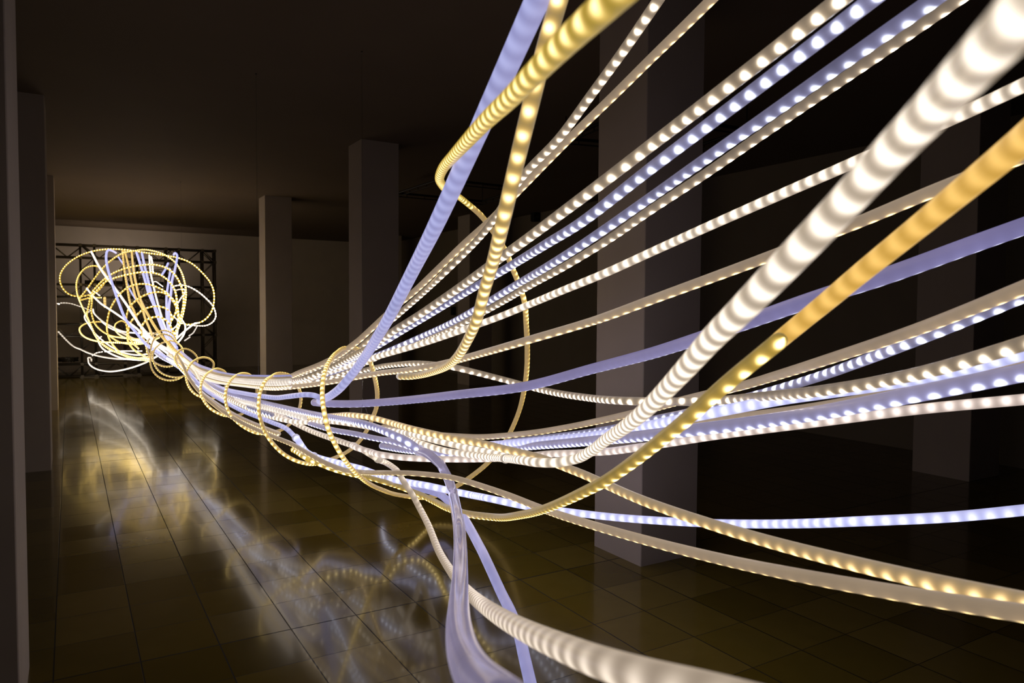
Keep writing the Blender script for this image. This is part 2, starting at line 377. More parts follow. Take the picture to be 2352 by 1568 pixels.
# ------------------------------------------------------------------ truss wall at the end of the hall
def truss_wall():
    ybase = 18.55; x0 = -.19; w = .29
    colx = [x0+.0+i*(2.93-.29)/3. for i in range(4)]
    # columns measured in the photograph: three bays between four posts, plus one narrow bay
    t = bpy.data.objects.new('truss_wall', None); C.objects.link(t); t.location = (1.3, ybase, 0)
    tag(t, 'grid wall of dark aluminium box trusses standing in front of the end wall', 'truss'); bpy.context.view_layer.update()
    H = 2.92
    xs = [-.62, .22, 1.06, 1.92, 2.70]; zs = [.02, .90, 1.76, 2.62]
    W = .27; r = .021
    def chordset(name, a, b, horizontal):
        bm = bmesh.new(); offs = [(0, 0), (W, 0), (0, W), (W, W)]
        L = (b-a).length; n = max(2, round(L/.30))
        pt = []
        for o1, o2 in offs:
            o = Vector((0, o2, o1)) if horizontal else Vector((o1, o2, 0))
            rod(bm, a+o, b+o, r, 8); pt.append((a+o, b+o))
        for (i, j) in ((0, 1), (2, 3), (0, 2), (1, 3)):
            for k in range(n):
                A = pt[i][0].lerp(pt[i][1], k/n); B = pt[j][0].lerp(pt[j][1], (k+1)/n)
                if k % 2: A = pt[j][0].lerp(pt[j][1], k/n); B = pt[i][0].lerp(pt[i][1], (k+1)/n)
                rod(bm, A, B, r*.42, 5)
        obj(name, bm, M_TRUSS, t)
    for x in xs: chordset('truss_post', Vector((x, ybase, 0)), Vector((x, ybase, H)), False)
    for z in zs:
        chordset('truss_beam', Vector((xs[0], ybase, z)), Vector((xs[-1]+W, ybase, z)), True)
    for x in xs:
        for z in zs:
            bm = bmesh.new()
            for a in (x, x+W):
                for c in (z, z+W): box_bm(bm, a-.03, a+.03, ybase-.03, ybase+W+.03, c-.03, c+.03)
            obj('corner_block', bm, M_TRUSS, t, False)
    for x in xs:
        bm = bmesh.new(); box_bm(bm, x-.05, x+W+.05, ybase-.05, ybase+W+.05, 0, .012); obj('base_plate', bm, M_TRUSS, t, False)
truss_wall()
# black cables heaped on the lowest truss beam
bm = bmesh.new(); rows = []
for i in range(160):
    a = i*.55; rr = .15+.10*math.sin(i*1.7); rows.append((-.06+.85*rr*math.cos(a), 18.66+.13*math.sin(a), .345+.05*abs(math.sin(i*.37))+.02*(i % 3), .014))
b2 = tube_bm(rows, [Vector((0, 0, 1))]*len(rows), 6)
bm.free(); tag(obj('cable_heap', b2, M_CABLE), 'heap of black cable lying on the lowest beam of the truss wall', 'cable')

# added lamp bar behind the truss wall, put in to brighten the end wall
def added_wall_lamp():
    t = bpy.data.objects.new('added_wall_lamp', None); C.objects.link(t); t.location = (1.1, 18.98, 2.08)
    tag(t, 'added slim black lamp bar behind the upper truss beam, brightening the end wall', 'lamp'); bpy.context.view_layer.update()
    bm = bmesh.new(); box_bm(bm, .3, 1.9, 18.90, 18.98, 2.04, 2.14); obj('added_housing', bm, M_BLACK, t, False)
    for x in (.5, 1.7):
        bm = bmesh.new(); box_bm(bm, x-.02, x+.02, 18.82, 18.92, 2.0, 2.08); obj('added_bracket', bm, M_BLACK, t, False)
    ld = bpy.data.lights.new('added_wall_light', 'AREA'); ld.shape = 'RECTANGLE'; ld.size = 1.5; ld.size_y = .08
    ld.energy = WASH; ld.color = (1., .80, .62)
    lo = bpy.data.objects.new('added_wall_light', ld); C.objects.link(lo)
    lo.rotation_euler = (math.radians(90+58), 0, 0); lo.location = (1.1, 19.0, 2.09)
    lo.parent = t; lo.matrix_parent_inverse = t.matrix_world.inverted()
WASH = 7.5
added_wall_lamp()

# ------------------------------------------------------------------ hoses of the near fan (inner end -> outer end)
hose('thick lavender hose rising steeply from the hooked joint to the ceiling edge', [(735,921,16.5),(748,914,17.5),(764,905,18.5),(787,885,19.5),(811,856,20),(839,818,21.5),(863,780,24),(891,733,26.5),(949,620,31),(1009,500,38),(1122,250,48),(1234,0,58),(1290,-125,64)], 'L', .042, [(740,0),(900,-35),(1234,-40)], step=.04, seg=20, endcap=(M_CUFFV, 0))
hose('dusky lavender hose sweeping right across the middle with faint lights along its underside', [(722,924,14.5),(735,925,16),(767,927,16.6),(819,927,16.6),(870,924,17),(940,918,18),(1053,905.6,20),(1206,887,21.5),(1359,847,23.5),(1500,810,27),(1571,788,29),(1700,745,33),(1880,683,37),(2024,637,39),(2248,556,40.5),(2352,519,41),(2500,466,42)], 'LD', .042, 88, step=.04, seg=20, endcap=(M_CUFFV, 0))
hose('thinner lavender hose leaving the knot and ending at the hooked joint', [(431,846,6.3),(462,870,7),(500,888,8),(526.7,896,8.8),(558.6,902.5,9.6),(597,909,10.6),(635,913,11.3),(660,910.5,11.8),(684.6,907.5,12.2),(705,906,12.4),(722,908,12.5),(736,913,12.5)], 'L', .030, 0)
hose('gold dotted hose climbing almost upright behind the thick yellow one', [(918,864,14.5),(936,864.5,14.8),(959,862,15.3),(997,852.5,17),(1033,836,19.5),(1058,809,22),(1078,773,24),(1097,728,26),(1112,670,27.5),(1132,602,30),(1157,500,34.5),(1184.5,382.5,37),(1219.5,239,39.5),(1252,110,41),(1284,0,42),(1320,-120,44)], 'G', .030, [(918,80),(1000,50),(1078,15),(1184,0),(1284,-15)], seg=18, endcap=('W' and MAT['N'], 0))
hose('beige hose crossing the white dotted one and rising to the top edge', [(620,872,11),(660,866,11.3),(691,854,11.8),(742,834,12.4),(784,812,12.8),(806,795,13.2),(825.6,780,13.4),(840,767,13.5),(895,716,13.8),(955,666,14.3),(993,630,14.8),(1068,558,15.6),(1126,506,16.4),(1196,433,17.4),(1314,312,19),(1410,219,20.3),(1499,131,21.7),(1560,72,23),(1635,-2,24.5),(1760,-125,27)], 'B', .030, 62)
hose('white dotted hose rising steepest among those left of the nearest right pillar', [(620,878,10.9),(660,872,11),(700,857,11.5),(768,830,12),(818.6,804,12.4),(842,784.5,12.7),(895,739,13),(967,676,14),(1018.6,628,15),(1068,580,15.5),(1119,524,16.5),(1206,398,18.5),(1282,319,20),(1362,212,22),(1438.7,107,24),(1512,0,26),(1560,-70,27)], 'W', .030, [(640,60),(967,55),(1206,45),(1362,35),(1512,8)])
hose('beige hose with large warm white dots, upper of the dotted pair', [(600,880,10.5),(640,879,11.2),(683,872,12),(704,866,12.5),(755,846,13),(806,820,14),(878,779,16),(904,760,16.5),(967.6,720,17.5),(1000,698,18),(1051,663,19),(1126,609,21),(1204,553,23),(1280,496.5,25),(1386,417,27.5),(1493,335,29),(1641,222,33),(1790,107,36.5),(1925,2,40),(2100,-135,44)], 'W', .030, [(640,50),(967,42),(1280,32),(1600,26),(1925,16)], seg=16)
hose('violet tinted hose with bright cool dots, lower of the dotted pair', [(620,884,10.3),(683,876,11),(755,852,12),(806,826,12.5),(850,804,13.5),(878,788,14),(917,764,14.3),(967,734,15),(1031,695,16),(1102,652,17.5),(1170,612,19),(1255,560,22),(1340,507,24.5),(1493,388,28),(1605,303,30),(1741,200,33),(1995,5,39),(2150,-115,43)], 'C', .030, [(640,50),(967,45),(1280,35),(1600,28),(1995,5)], seg=16)
hose('lavender tinted hose with cool dots along its lower edge, running to the top right', [(640,884,10.6),(700,873,11),(770,853,11.5),(820,834,12),(860,818,12.2),(891,806,12.5),(917,795,12.7),(967,773,13),(1031,744,14),(1082,716,15),(1136,684,16),(1187,653,17),(1255,613,19),(1341,559,21),(1493,454,23.5),(1599,379.6,26),(1780,253.6,30),(1960,127,34),(2142,0,38),(2300,-110,42)], 'C', .030, [(640,0),(1031,-5),(1136,25),(1280,38),(1500,50),(1780,60),(2142,66)], seg=16)
hose('beige grey hose with small warm dots running close under the lavender tinted one', [(640,887,10.4),(700,878,11),(780,857,11),(840,833,11.5),(903,804.5,12),(942,790,12),(980,776,12.5),(1031,756,13.5),(1076,735,14),(1153,693,15),(1221,653,16.5),(1306,606,18),(1400,548,19),(1493,483,20.5),(1599,413,21.5),(1780,288,24),(1990,144,28),(2197,0,32),(2350,-105,35)], 'W', .030, [(640,50),(1220,52),(1500,66),(1780,76),(2197,82)], seg=16)
hose('white hose with broad round lights passing behind the thickest white hose', [(600,886,10.3),(640,887,10.8),(700,874,11.4),(755,854,12),(818.6,835,12.5),(857,822,13),(905,808,13.5),(967.5,789.6,14),(1069.6,755,15),(1140,730,15.5),(1204,704,16),(1290,668,17.5),(1400,622.7,19),(1500,577,20),(1620,523,22),(1769,457,24),(1950,378,27),(2200,266,31),(2352,195,34),(2500,125,38)], 'WB', .030, [(640,15),(1200,0),(1600,-8),(1769,-20),(2200,-5),(2352,0)], seg=16)
hose('white dotted hose dipping from the bundle then rising to the middle right edge', [(640,889,10),(700,880,10.5),(760,866,10.8),(831,851,11),(877,841,11.6),(920,836,12.2),(951,834,12.6),(989,836,13),(1053,845.5,14),(1155,871,13.6),(1232,892,14.4),(1334,911,16.5),(1461,921,19.3),(1529,922,19.6),(1592,922,19.8),(1656,919,20.2),(1741,911,22),(1880,898,26),(2020,876,29),(2149,848,32),(2352,788,36),(2480,745,38)], 'W', .030, [(640,60),(1100,50),(1461,28),(1540,0),(1600,-25),(1680,20),(1741,78),(1880,62),(2149,42),(2352,35)], seg=16)
hose('beige hose with yellow lights on its underside rising gently behind the thickest white hose', [(600,890,10.2),(640,891,11),(700,885,11.5),(755,877.5,12),(818.6,866,12.5),(870,857,13),(940,849,14),(989,841,14.6),(1030,832,15),(1079,819,16),(1206,783,18.4),(1346,742,19.6),(1400,724,20.8),(1500,687,22),(1745,597,25),(1962,514,28),(2150,436,31),(2352,358,34),(2500,300,37)], 'B', .030, [(640,55),(1079,48),(1206,50),(1500,64),(2150,74)], seg=16)

# lower half of the bundle
hose('grey violet hose with cool dots underneath, running into the ring joint', [(445,838,6.8),(470,860,7.6),(495,882,8.4),(526.7,902,9.3),(584,919,10.6),(640,933,11.8),(691,944.5,12.6),(742,955,13.6),(780,961.5,14.6),(831,972,16.4),(858,980,17),(896.5,995.7,18,.034),(935,1013.6,19,.035),(954,1027,19.6,.036)], 'V', .034, [(445,80),(700,62),(830,48),(954,20)])
hose('thick smoky clear hose hanging down from the ring joint to the bottom edge', [(950,1025,20,.042),(965,1035,20.5,.042),(986,1044,21,.042),(1005,1059.5,21,.042),(1018,1077,21.2,.044),(1029,1098,21.5,.045),(1037,1121,22,.045),(1043,1146,23.5,.043),(1050,1182,26,.040),(1055,1215,28),(1057,1250,30),(1057,1314,36),(1054,1380,46),(1055,1446,62),(1068,1505,80),(1100,1562,102),(1165,1625,130)], 'S', .038, [(965,10),(1040,80)], seg=24, step=.02, cuffs=[(962,1034,.02,M_CUFFV)])
hose('orange dotted hose curving over the bundle then falling to the lower right', [(690,956,10.8),(715,956.5,11.3),(740,956,11.8),(774,954,12.4),(802,953,13),(853,959,13.6),(896,970.5,14),(947.5,985,15),(998.6,997,15.5),(1050,1008,16),(1120,1021,16.6),(1151,1029,17),(1202,1041,17.5),(1253,1055,18),(1291,1070,18.5),(1342,1090,19.5),(1367,1101,20),(1479,1150,23),(1613,1197,26),(1747,1238,29),(1971,1296,35),(2194,1347,41),(2352,1380,45),(2500,1410,50)], 'O', .030, [(690,10),(900,8),(960,25),(1120,48),(1300,72),(1479,80),(1800,76),(2194,52),(2352,42)], seg=16)
hose('golden beige hose arching over the lower bundle then falling beneath the orange dotted one', [(405,812,5.2),(420,838,6),(431,862,6.5),(459,900,7.4),(495,932,8.2),(527,954,9),(560,973,9.4),(604.6,993,9.9),(636.5,1006,10.3),(675,1022,10.8),(713,1044,11.3),(751,1064.5,11.6),(789.6,1079,11.6),(828,1084,11.4),(845.5,1085,11.4,.025),(896,1085.6,11.6,.023),(947,1086.5,12,.023),(998.6,1091,12.5,.024),(1049.6,1099,13,.024),(1120,1120.7,14,.025),(1164,1136,15),(1230,1162,16),(1296,1185.5,18),(1479,1239,22),(1658,1284,26),(1837,1321,31),(2015,1353,35),(2194,1383,39),(2352,1408,43),(2500,1430,46)], 'B', .026, [(405,80),(1100,84),(1480,84),(1837,96),(2352,90)], seg=16)
hose('gold dotted hose with a capped yellow end, swinging up to the right edge', [(673,1033,10.6),(686,1041,10.8),(700,1050,11),(726,1062,11),(764,1077,11),(802,1087.5,11),(845,1096,11.3),(884,1106.7,11.5),(922,1119,12,.028),(966,1136,13,.030),(999,1152,14,.031),(1030,1167,15,.031),(1065,1178,15.8,.031),(1131,1187,16.5,.030),(1197,1182,18.5,.028),(1263,1164,21),(1329.5,1135,24),(1395,1101,26.5),(1450,1063,28.5),(1507.5,1018,31),(1584,956,34),(1667,882,36.5),(1789,783,40)], 'Y', .026, [(673,10),(760,40),(860,85),(1200,84),(1350,72),(1507,64),(1667,52),(1789,28)], seg=18, cuffs=[(711,1051,.03,M_CUFFY)], endcap=(M_CUFFY, 0))
hose('amber glowing hose crossing the right side below the thickest white hose', [(1780,790,39.6),(1800,773,40.5),(1900,691,44),(1983,622,48),(2107,522,54),(2240,413,62),(2352,320,70),(2440,245,78)], 'A', .030, [(1789,20),(1900,0),(2352,-5)], seg=20)
hose('thickest white ringed hose bending upward through the picture to the top right corner', [(915,997,12.6),(932,1002,13),(973,1020,14),(1024,1035,14.5),(1075,1043,15),(1120,1049,16),(1164,1053,18),(1202,1057,20.5),(1240,1062,21.5),(1278.6,1062,22),(1317,1055,22.5),(1355,1037,24.5),(1393,1009,28),(1422,990,31),(1465,957,36),(1507,918,40.5),(1571,850,48.5),(1640,773,57),(1700,714,64.5),(1764,649,71),(1949,456,80,.0262),(2052,344,88,.0243),(2131,262,96,.0228),(2210,178,106,.0212),(2313,70,122,.0196),(2400,-25,136,.0185)], 'WB', .030, [(930,25),(1075,30),(1200,0),(1507,0),(1764,4),(2131,0)], seg=28, step=.015, cuffs=[(1162,1053,.03,M_CUFF)])
hose('white ringed hose running above the thickest one into the joint beside it', [(450,852,7),(467,880,7.8),(495,900,8.6),(524,915.6,9.2),(560,933,9.8),(598,949,10.2),(649,963.5,10.8),(681,969,11),(713,969.5,11.2),(745,967.6,11.5),(777,969.5,11.8),(815,975,12),(850,981,12.3),(894,988,12.8),(930,994,13.2),(947.5,997,13.6),(998.6,1011,14.2),(1062,1026,14.6),(1120,1038,15.2),(1160,1047,15.6)], 'WB', .030, [(450,60),(740,0),(900,0),(1120,-25)], cuffs=[(940,996,.03,M_CUFF)])
hose('short orange hose end lying behind the yellow spiral under the bundle', [(704,958,10.6),(716,959.5,10.8),(745,962,11),(790,964,11.2),(840,971,11.6)], 'O', .030, 0, endcap=(MAT['O'], 0))
hose('beige hose emerging under the orange dotted one and rising to the right edge', [(880,980,11),(960,993,11.6),(1043,1000.5,12),(1100,1003,12.4),(1164,999.5,13),(1227,993,13.4),(1291,983,14),(1400,961,15.5),(1497,938,17),(1571,918,18.5),(1699,887,20),(1784,862,22),(1880,832,24.5),(2107,756,29),(2352,660,35),(2480,608,38)], 'B', .030, [(880,70),(1227,80),(1571,84),(1880,88),(2107,84),(2352,76)], seg=16)
hose('pale cool hose passing behind the white dipping one towards the right edge', [(1120,1021,15),(1164,1018,16),(1253,1011,17.5),(1355,1001,19.5),(1420,991,21),(1507,974,23),(1600,955,25),(1700,935,26),(1800,916,27),(1880,904,28),(2020,884,29),(2149,860,31),(2352,810,35),(2480,770,37)], 'CB', .036, [(1120,60),(1420,45),(1600,10),(1800,0)], seg=16)
hose('violet hose with round cool dots rising just under the beige one at the right', [(1160,1015,13),(1250,1005,14),(1355,992,15.5),(1420,981,16.5),(1507,962,17.6),(1571,949,18.4),(1650,929,19.2),(1741,906,20),(1880,865,22.5),(1983,828,25),(2066,796,27),(2157,760,28.5),(2352,679,31),(2480,622,33)], 'C', .030, [(1160,40),(1650,10),(1741,-35),(1880,-45),(1960,-10),(2066,8),(2157,50),(2352,66)], seg=16)
hose('broad violet hose with bright cool dots along its lower edge', [(878,1024,14),(890,1026,14.8),(920,1031,15.4),(965,1036,16.2),(1010,1040,16.6),(1060,1041,16.8),(1110,1036,17),(1164,1029,17.6),(1227,1023,19),(1291,1018,20.5),(1380,1010,23),(1444,1004,25),(1592,987,28.5),(1699,974,30),(1880,948,34),(2107,904,39),(2352,855,43),(2480,828,46)], 'V', .040, [(878,80),(1000,60),(1164,52),(1380,56),(1592,66),(1880,60),(2107,52),(2352,44)], seg=20, endcap=(M_CUFFV, 0))
hose('thin beige hose showing behind the upper edge of the broad violet one', [(1520,979,17),(1699,957,18.5),(1880,933,20.5),(2003,911,22),(2149,878,24.5),(2352,829,28),(2480,795,30)], 'B', .030, 70)
hose('pinkish white hose lowest of the group that rises level to the right edge', [(808,1022,13),(822,1029,13.4),(850,1037,13.6),(871,1043,14),(922,1050,14.2),(973,1053,14.2),(1011,1054,14.2),(1075,1054.5,14.2),(1140,1052.5,14.6),(1200,1048,15),(1266,1042,16),(1330,1040,16.6),(1401,1036,17.2),(1454,1029,18),(1529,1018,18.8),(1635,1001,20),(1880,969,22.5),(2107,940,24),(2352,917,26),(2480,905,27)], 'WF', .030, [(808,40),(1140,45),(1454,35),(1700,15),(2107,-5)], seg=16, endcap=(M_CUFF, 0))
hose('white hose that leaves the bundle, drops and crosses the lower middle to the bottom edge', [(437,846,6.5),(470,880,7.6),(500,900,8.3),(530,914,9),(560,925,9.5),(598,934,9.9),(636.5,950,10.4),(675,971,10.9),(713,989,11.4),(751,1003,12),(789.6,1016,12.6),(828,1030,13.2),(850,1043,13.6),(868,1054,13.6),(884,1061,13.2),(903,1073,12.8,.028),(916,1086,12.8,.027),(928,1107,13,.027),(946,1134,13.4,.028),(963,1165,14.1),(982,1202,15),(1006,1261,17),(1034,1309,20),(1075,1359,27),(1131,1404,38),(1197,1443,49),(1296,1488,63),(1395,1526,74),(1500,1557,82),(1640,1592,90),(1800,1636,98),(1960,1676,104)], 'WR', .030, [(437,70),(640,50),(690,0),(770,50),(868,20),(903,-85),(1000,-85),(1040,-70),(1090,-66),(1131,55),(1197,48),(1500,52)], seg=24, step=.018, cuffs=[(812,1025,.03,M_CUFF),(868,1055,.03,M_CUFF)])
hose('grey lavender hose running just below the violet dotted one towards the ring joint', [(442,850,6.6),(470,872,7.4),(500,893,8.3),(530,905,8.9),(570,916,9.4),(611,929,9.9),(649,944.6,10.3),(675,956,10.7),(700,967,11),(726,976,11.4),(764,987,11.9),(815,996,12.5),(860,1006,13),(909,1015,13.6),(950,1028,14)], 'V', .030, [(442,80),(800,88),(909,70)])
hose('lavender hose lowest on the left that passes through a sleeve and turns cool white', [(425,848,6),(445,868,6.8),(468,892.6,7.5),(495,911,8.2),(520,924.5,8.8),(558.6,944,9.5),(597,959,10),(625,970,10.3),(649,979.5,10.7),(662,987.5,10.9),(672,997.5,11),(681,1007,11)], 'L', .030, 0)
hose('bright cool white hose stretching level across the lower right to the edge', [(678,1003,14),(686,1013,14.2),(696,1028,14),(706,1039,13.8),(721,1047,13.7),(738.6,1053,13.6),(777,1062.5,13.8),(802,1069,14),(833,1077,14.2),(866,1089,14.4),(896.5,1099,14.8),(935,1107,15),(986,1116,15.5),(1024,1124.5,15.6),(1075,1135,15.8),(1131,1146,16,.031),(1197,1160,16.2,.031),(1296,1174,16.6,.031),(1395.5,1186,17,.031),(1500,1194.5,17.8,.031),(1613,1200.5,18.8,.031),(1747,1203,20,.031),(1860,1201.5,21.5,.031),(1971,1197,23,.031),(2194.5,1186,24.4,.031),(2352,1171,25.5,.031),(2480,1157,26.5,.031)], 'CB', .034, [(678,0),(1131,10),(1395,30),(1613,25),(1860,-5),(1971,0),(2100,28),(2352,50)], seg=18, cuffs=[(681,1006,.03,M_CUFFV),(722,1047,.03,M_CUFFV),(893,1098,.03,M_CUFFV)])
hose('lavender hose hanging down behind the smoky clear one to the bottom edge', [(928,1108,15,.036),(945,1116,15.4,.037),(966,1122,15.6,.037),(986,1126.5,15.8,.038),(1008,1134,16.2,.039),(1027,1148,17,.040),(1050,1170,18.5,.040),(1068,1194,20,.038),(1098,1248,21.5,.034),(1124,1301,22.5),(1151,1360,23.5),(1174,1407,25),(1191,1452,26),(1205,1512,27.5),(1218,1568,28.5),(1235,1650,30)], 'L', .030, 170, seg=18, endcap=(M_CUFF, 0))

# ------------------------------------------------------------------ strands filling the tight bundle
def depth_at(x):
    ks = [(385,10.9),(400,10.1),(431,8.3),(456,7.2),(495,6.1),(527,5.5),(560,5.0),(600,4.55),(640,4.25),(700,3.95)]
    return lerp_keys([(a, b) for a, b in ks], x)
TOPY = [(385,783),(400,800),(413,806),(431,821),(456.5,839),(480,848),(501,855),(527,861),(560,864.5),(600,866),(635,866.5),(665,866)]
BOTY = [(385,815),(400,824),(413,830),(431,843),(456.5,864),(480,872),(501,877),(527,880.5),(560,884),(600,888),(635,889),(665,886)]
bl = [('L', 0.0, 'lavender strand along the top of the tight bundle'), ('B', .2, 'beige strand just under the lavender one at the top of the bundle'),
      ('N', .42, 'pale strand in the middle of the upper bundle'), ('GA', .30, 'golden strand running inside the upper bundle'),
      ('N', .62, 'pale strand below the middle of the upper bundle'), ('B', .80, 'beige strand low in the upper bundle'), ('N', 1.0, 'pale strand along the underside of the upper bundle')]
for k, (mt, tt, lb) in enumerate(bl):
    pts = []
    for x in (385, 400, 413, 431, 456.5, 480, 501, 527, 560, 600, 635, 665)[: 12 if k != 3 else 8]:
        yy = lerp_keys(TOPY, x)+(lerp_keys(BOTY, x)-lerp_keys(TOPY, x))*tt
        off = (.012, -.03, -.05, .03, -.045, -.02, .01)[k]
        pts.append((x, yy, depth_at(x)+off*2))
    hose(lb, pts, mt, .030, 70, mode='d', step=.05, seg=10, name='light_hose')
for pts, mt, lb in [
  ([(400,822,9.9),(413,842,9.1),(427,858,8.5),(445,872,7.8),(468,885,7.0),(500,901,6.2),(540,917,5.5),(584,928,4.95),(640,943,4.5),(700,960,4.2)], 'N', 'pale strand in the middle of the lower bundle'),
  ([(395,815,10.1),(410,836,9.2),(425,856,8.5),(440,876,7.9),(462,899,7.1),(490,921,6.4),(520,941,5.9),(560,963,5.3),(600,980,4.9),(640,996,4.6)], 'B', 'beige strand second lowest on the left of the bundle'),
  ([(398,826,9.9),(415,848,9.0),(434,866,8.2),(455,884,7.4),(480,898,6.7),(512,912,6.0),(548,926,5.4),(590,942,4.9),(625,952,4.7)], 'C', 'cool white strand in the lower left of the bundle')]:
    hose(lb, pts, mt, .030, 65, mode='d', step=.05, seg=10)

# ------------------------------------------------------------------ the spiral rope light winding round the bundle
S = .0205
hel = [(388.8,783,9.9),(372,788,9.7),(356,801,9.5),(351,817,9.4),(353.6,833,9.3),(364.5,851,9.25),(382.7,862,9.2),(407,866,9.25),(425,862,9.3),(441,850,9.3),(452,835,9.2),(452.7,821,9.1),(441,807,8.9),(427,801,8.7),(411,806,8.4),(401.7,820,8.2),(405.5,835,8.0),(417,849,7.9),(432,860,7.85),(450,868,7.9),(470,864,8.1),(487,849,8.1),(491,836,8.0),(483,825,7.8),(469,820.6,7.6),(450,826,7.3),(435,840,7.0),(428,855.7,6.9),(428,870,6.8),(436,891,6.7),(449,905,6.65),(464,912,6.65),(482,914,6.8),(501,909,7.0),(515,892,7.1),(522,873,7.0),(518,856,6.8),(501,847,6.5),(485,852,6.2),(470,865,5.95),(461.6,885,5.8),(461.6,903,5.75),(469,920.7,5.7),(486,940,5.65),(507,951,5.7),(522,954.5,5.8),(537,954,5.9),(556,950,6.0),(574,935,6.05),(586,915,6.0),(590,898,5.9),(586,878,5.8),(575,862,5.6),(558.6,857.6,5.4),(542,863,5.2),(526,879,5.0),(519,898,4.9),(518.5,922,4.85),(526,945,4.8),(538,962,4.8),(563,982,4.8),(590,994,4.8),(605,995,4.85),(620,993,4.9),(649,985.5,5.0),(668,971,5.0),(682.5,951,4.95),(689.5,930,4.9),(691,910,4.85),(687.5,895,4.8),(680,882,4.75),(670,867,4.7),(659,859.5,4.6),(642.8,857.4,4.5),(622,866,4.3),(607,879,4.15),(598,900,4.1),(594.5,926,4.05),(596,953,4.05),(603,976.5,4.05),(615,1002,4.0),(630,1022,4.0),(650,1041,4.0),(675,1055.6,4.0),(700,1063.5,4.05),(725,1065,4.15),(757,1055.5,4.3,.021),(789.6,1041.6,4.35,.022),(808.7,1029,4.4,.023),(826,1012,4.4,.024),(844,985,4.4,.025),(857,956,4.4,.026),(864,937,4.35,.026),(866.5,912,4.3,.026),(864.5,886,4.2,.026),(859,860,4.1,.025),(850,832,4.0,.024),(834,809,3.95,.023),(814,799.5,3.9,.022),(794,799,3.85,.022),(775,809,3.7,.0215),(761,823,3.55,.0215),(751,841,3.45,.0215),(743.5,866,3.35,.0215),(740.5,893,3.3,.0215),(741.2,920,3.25,.0215),(745.5,950,3.2,.0215),(752,978,3.2,.0215),(764,1008.4,3.25,.0215),(783,1043,3.3,.0215),(803,1070,3.4,.0215),(831,1098,3.55,.0215),(858,1116,3.7,.0215),(884,1127,3.8,.022),(912,1135.5,3.95,.0225),(943,1140.5,4.0,.023),(970,1142.5,4.1,.024),(993,1140,4.2,.025),(1018,1132,4.25,.026),(1047,1117,4.3,.027),(1075,1099,4.35,.028),(1122,1061,4.4,.028),(1161,1012,4.4,.028),(1176.5,983,4.35,.028),(1192,944.6,4.3,.028),(1203,900,4.2,.0285),(1209.5,852,4.1,.029),(1211,800,4.0,.029),(1209,752,3.9,.029),(1203,687,3.75,.0285),(1189,645,3.7,.0285),(1177,616,3.65,.0285),(1160,575,3.6,.028),(1137,538,3.55,.028),(1104,494,3.45,.027),(1083,475,3.4,.027),(1062,458,3.3,.027),(1044,447,3.0,.026),(1028,438,2.6,.025),(1015,424,2.2,.025),(1009.5,408,1.95,.025),(1018,386,1.75,.025),(1043,357,1.5,.025),(1075,322,1.27,.025),(1123,271,1.05,.025),(1171,226,.91,.025),(1219,177,.79,.025),(1290,106,.68,.025),(1378,24,.583,.025),(1450,-42,.53,.025)]
hel = [(p[0], p[1], p[2], p[3] if len(p) > 3 else S) for p in hel]
cut = next(i for i, p in enumerate(hel) if p[0] == 1083)
hose('long gold rope light winding in a spiral round the whole bundle', hel[:cut+1], 'R', mode='d', phi='out', window=28, step=.02, seg=10, cat='rope light', name='rope_light')
hose('thick gold hose with bright rings curling from the spiral to the top edge', hel[cut-0:], 'H', mode='d', phi=[(1000,-10),(1100,-12),(1378,-25)], step=.012, seg=28, cat='rope light', name='rope_light')

# ------------------------------------------------------------------ the open funnel of loops at the far end
def far(label, pts, mat, D, d0, d1, phi='out', seg=8, cat='rope light', name='rope_light', group=None, **k):
    n = len(pts); q = []
    for i, p in enumerate(pts):
        dd = p[2] if len(p) > 2 else d0+(d1-d0)*i/(n-1)
        q.append((p[0], p[1], dd if dd < 10 else min(10+(dd-10)*1.30, 15.7)))
    return hose(label, q, mat, D, phi, group, cat, name, 'd', seg=seg, step=.05, **k)
FD = .025
far('largest yellow loop, whose left lobe reaches furthest left and right lobe nearly the truss edge', [(243,645),(236,656),(221,671),(200,678),(182.5,680.5),(160,676),(145,662.7),(138,645),(138.7,631),(147,615),(160,602),(182.5,587.7),(209,578),(245,572.5),(280.7,573),(325,579),(345.7,582),(381.4,587),(408,592),(439.5,604.6),(470.7,633),(484,651),(491,671.6),(490.4,699),(483,720),(467.5,736),(453,742),(431,745),(418,742)], 'RY', FD, 14.5, 13.0)
far('yellow loop with a narrow upright left lobe beside the truss post', [(243,645),(244,633),(236,621),(227,613.6),(214,610.5),(196,616),(182.5,631),(176,649),(177,671.6),(182.5,689.5),(188,702),(196,720),(205,738.5),(217,765),(229,784.5),(253,802.7),(277.5,812),(302,820),(330,823),(345,819)], 'RY', FD, 14.0, 10.4)
far('yellow loop that rises in a straight diagonal and arches over the right of the funnel', [(232,683,13.4),(205,684,13.6),(183,687.7),(200,663.6),(231.6,620.7),(254,599),(280.7,582),(303,577),(330,573.5),(354.6,577),(381.4,587),(404,604.6),(417,626),(424,649),(427,671.6),(425,696),(419,726),(413,744.5),(405,763),(396,774)], 'RY', FD, 13.6, 10.9)
far('yellow loop third from the outside, round the mouth of the funnel', [(345,820,10.3),(310,822,10.7),(275,812,11.2),(245,796,11.7),(223,777,12.2),(212,756.7,12.6),(204,735,12.8),(201,714),(205,696),(209,676),(227,653),(245,637),(263,626),(289.6,616),(330,608.5),(354.6,608),(381.4,615),(399,628),(412.7,649),(420,671.6),(421.6,694),(418,716),(412,740),(405,765)], 'RY', FD, 12.8, 11.0)
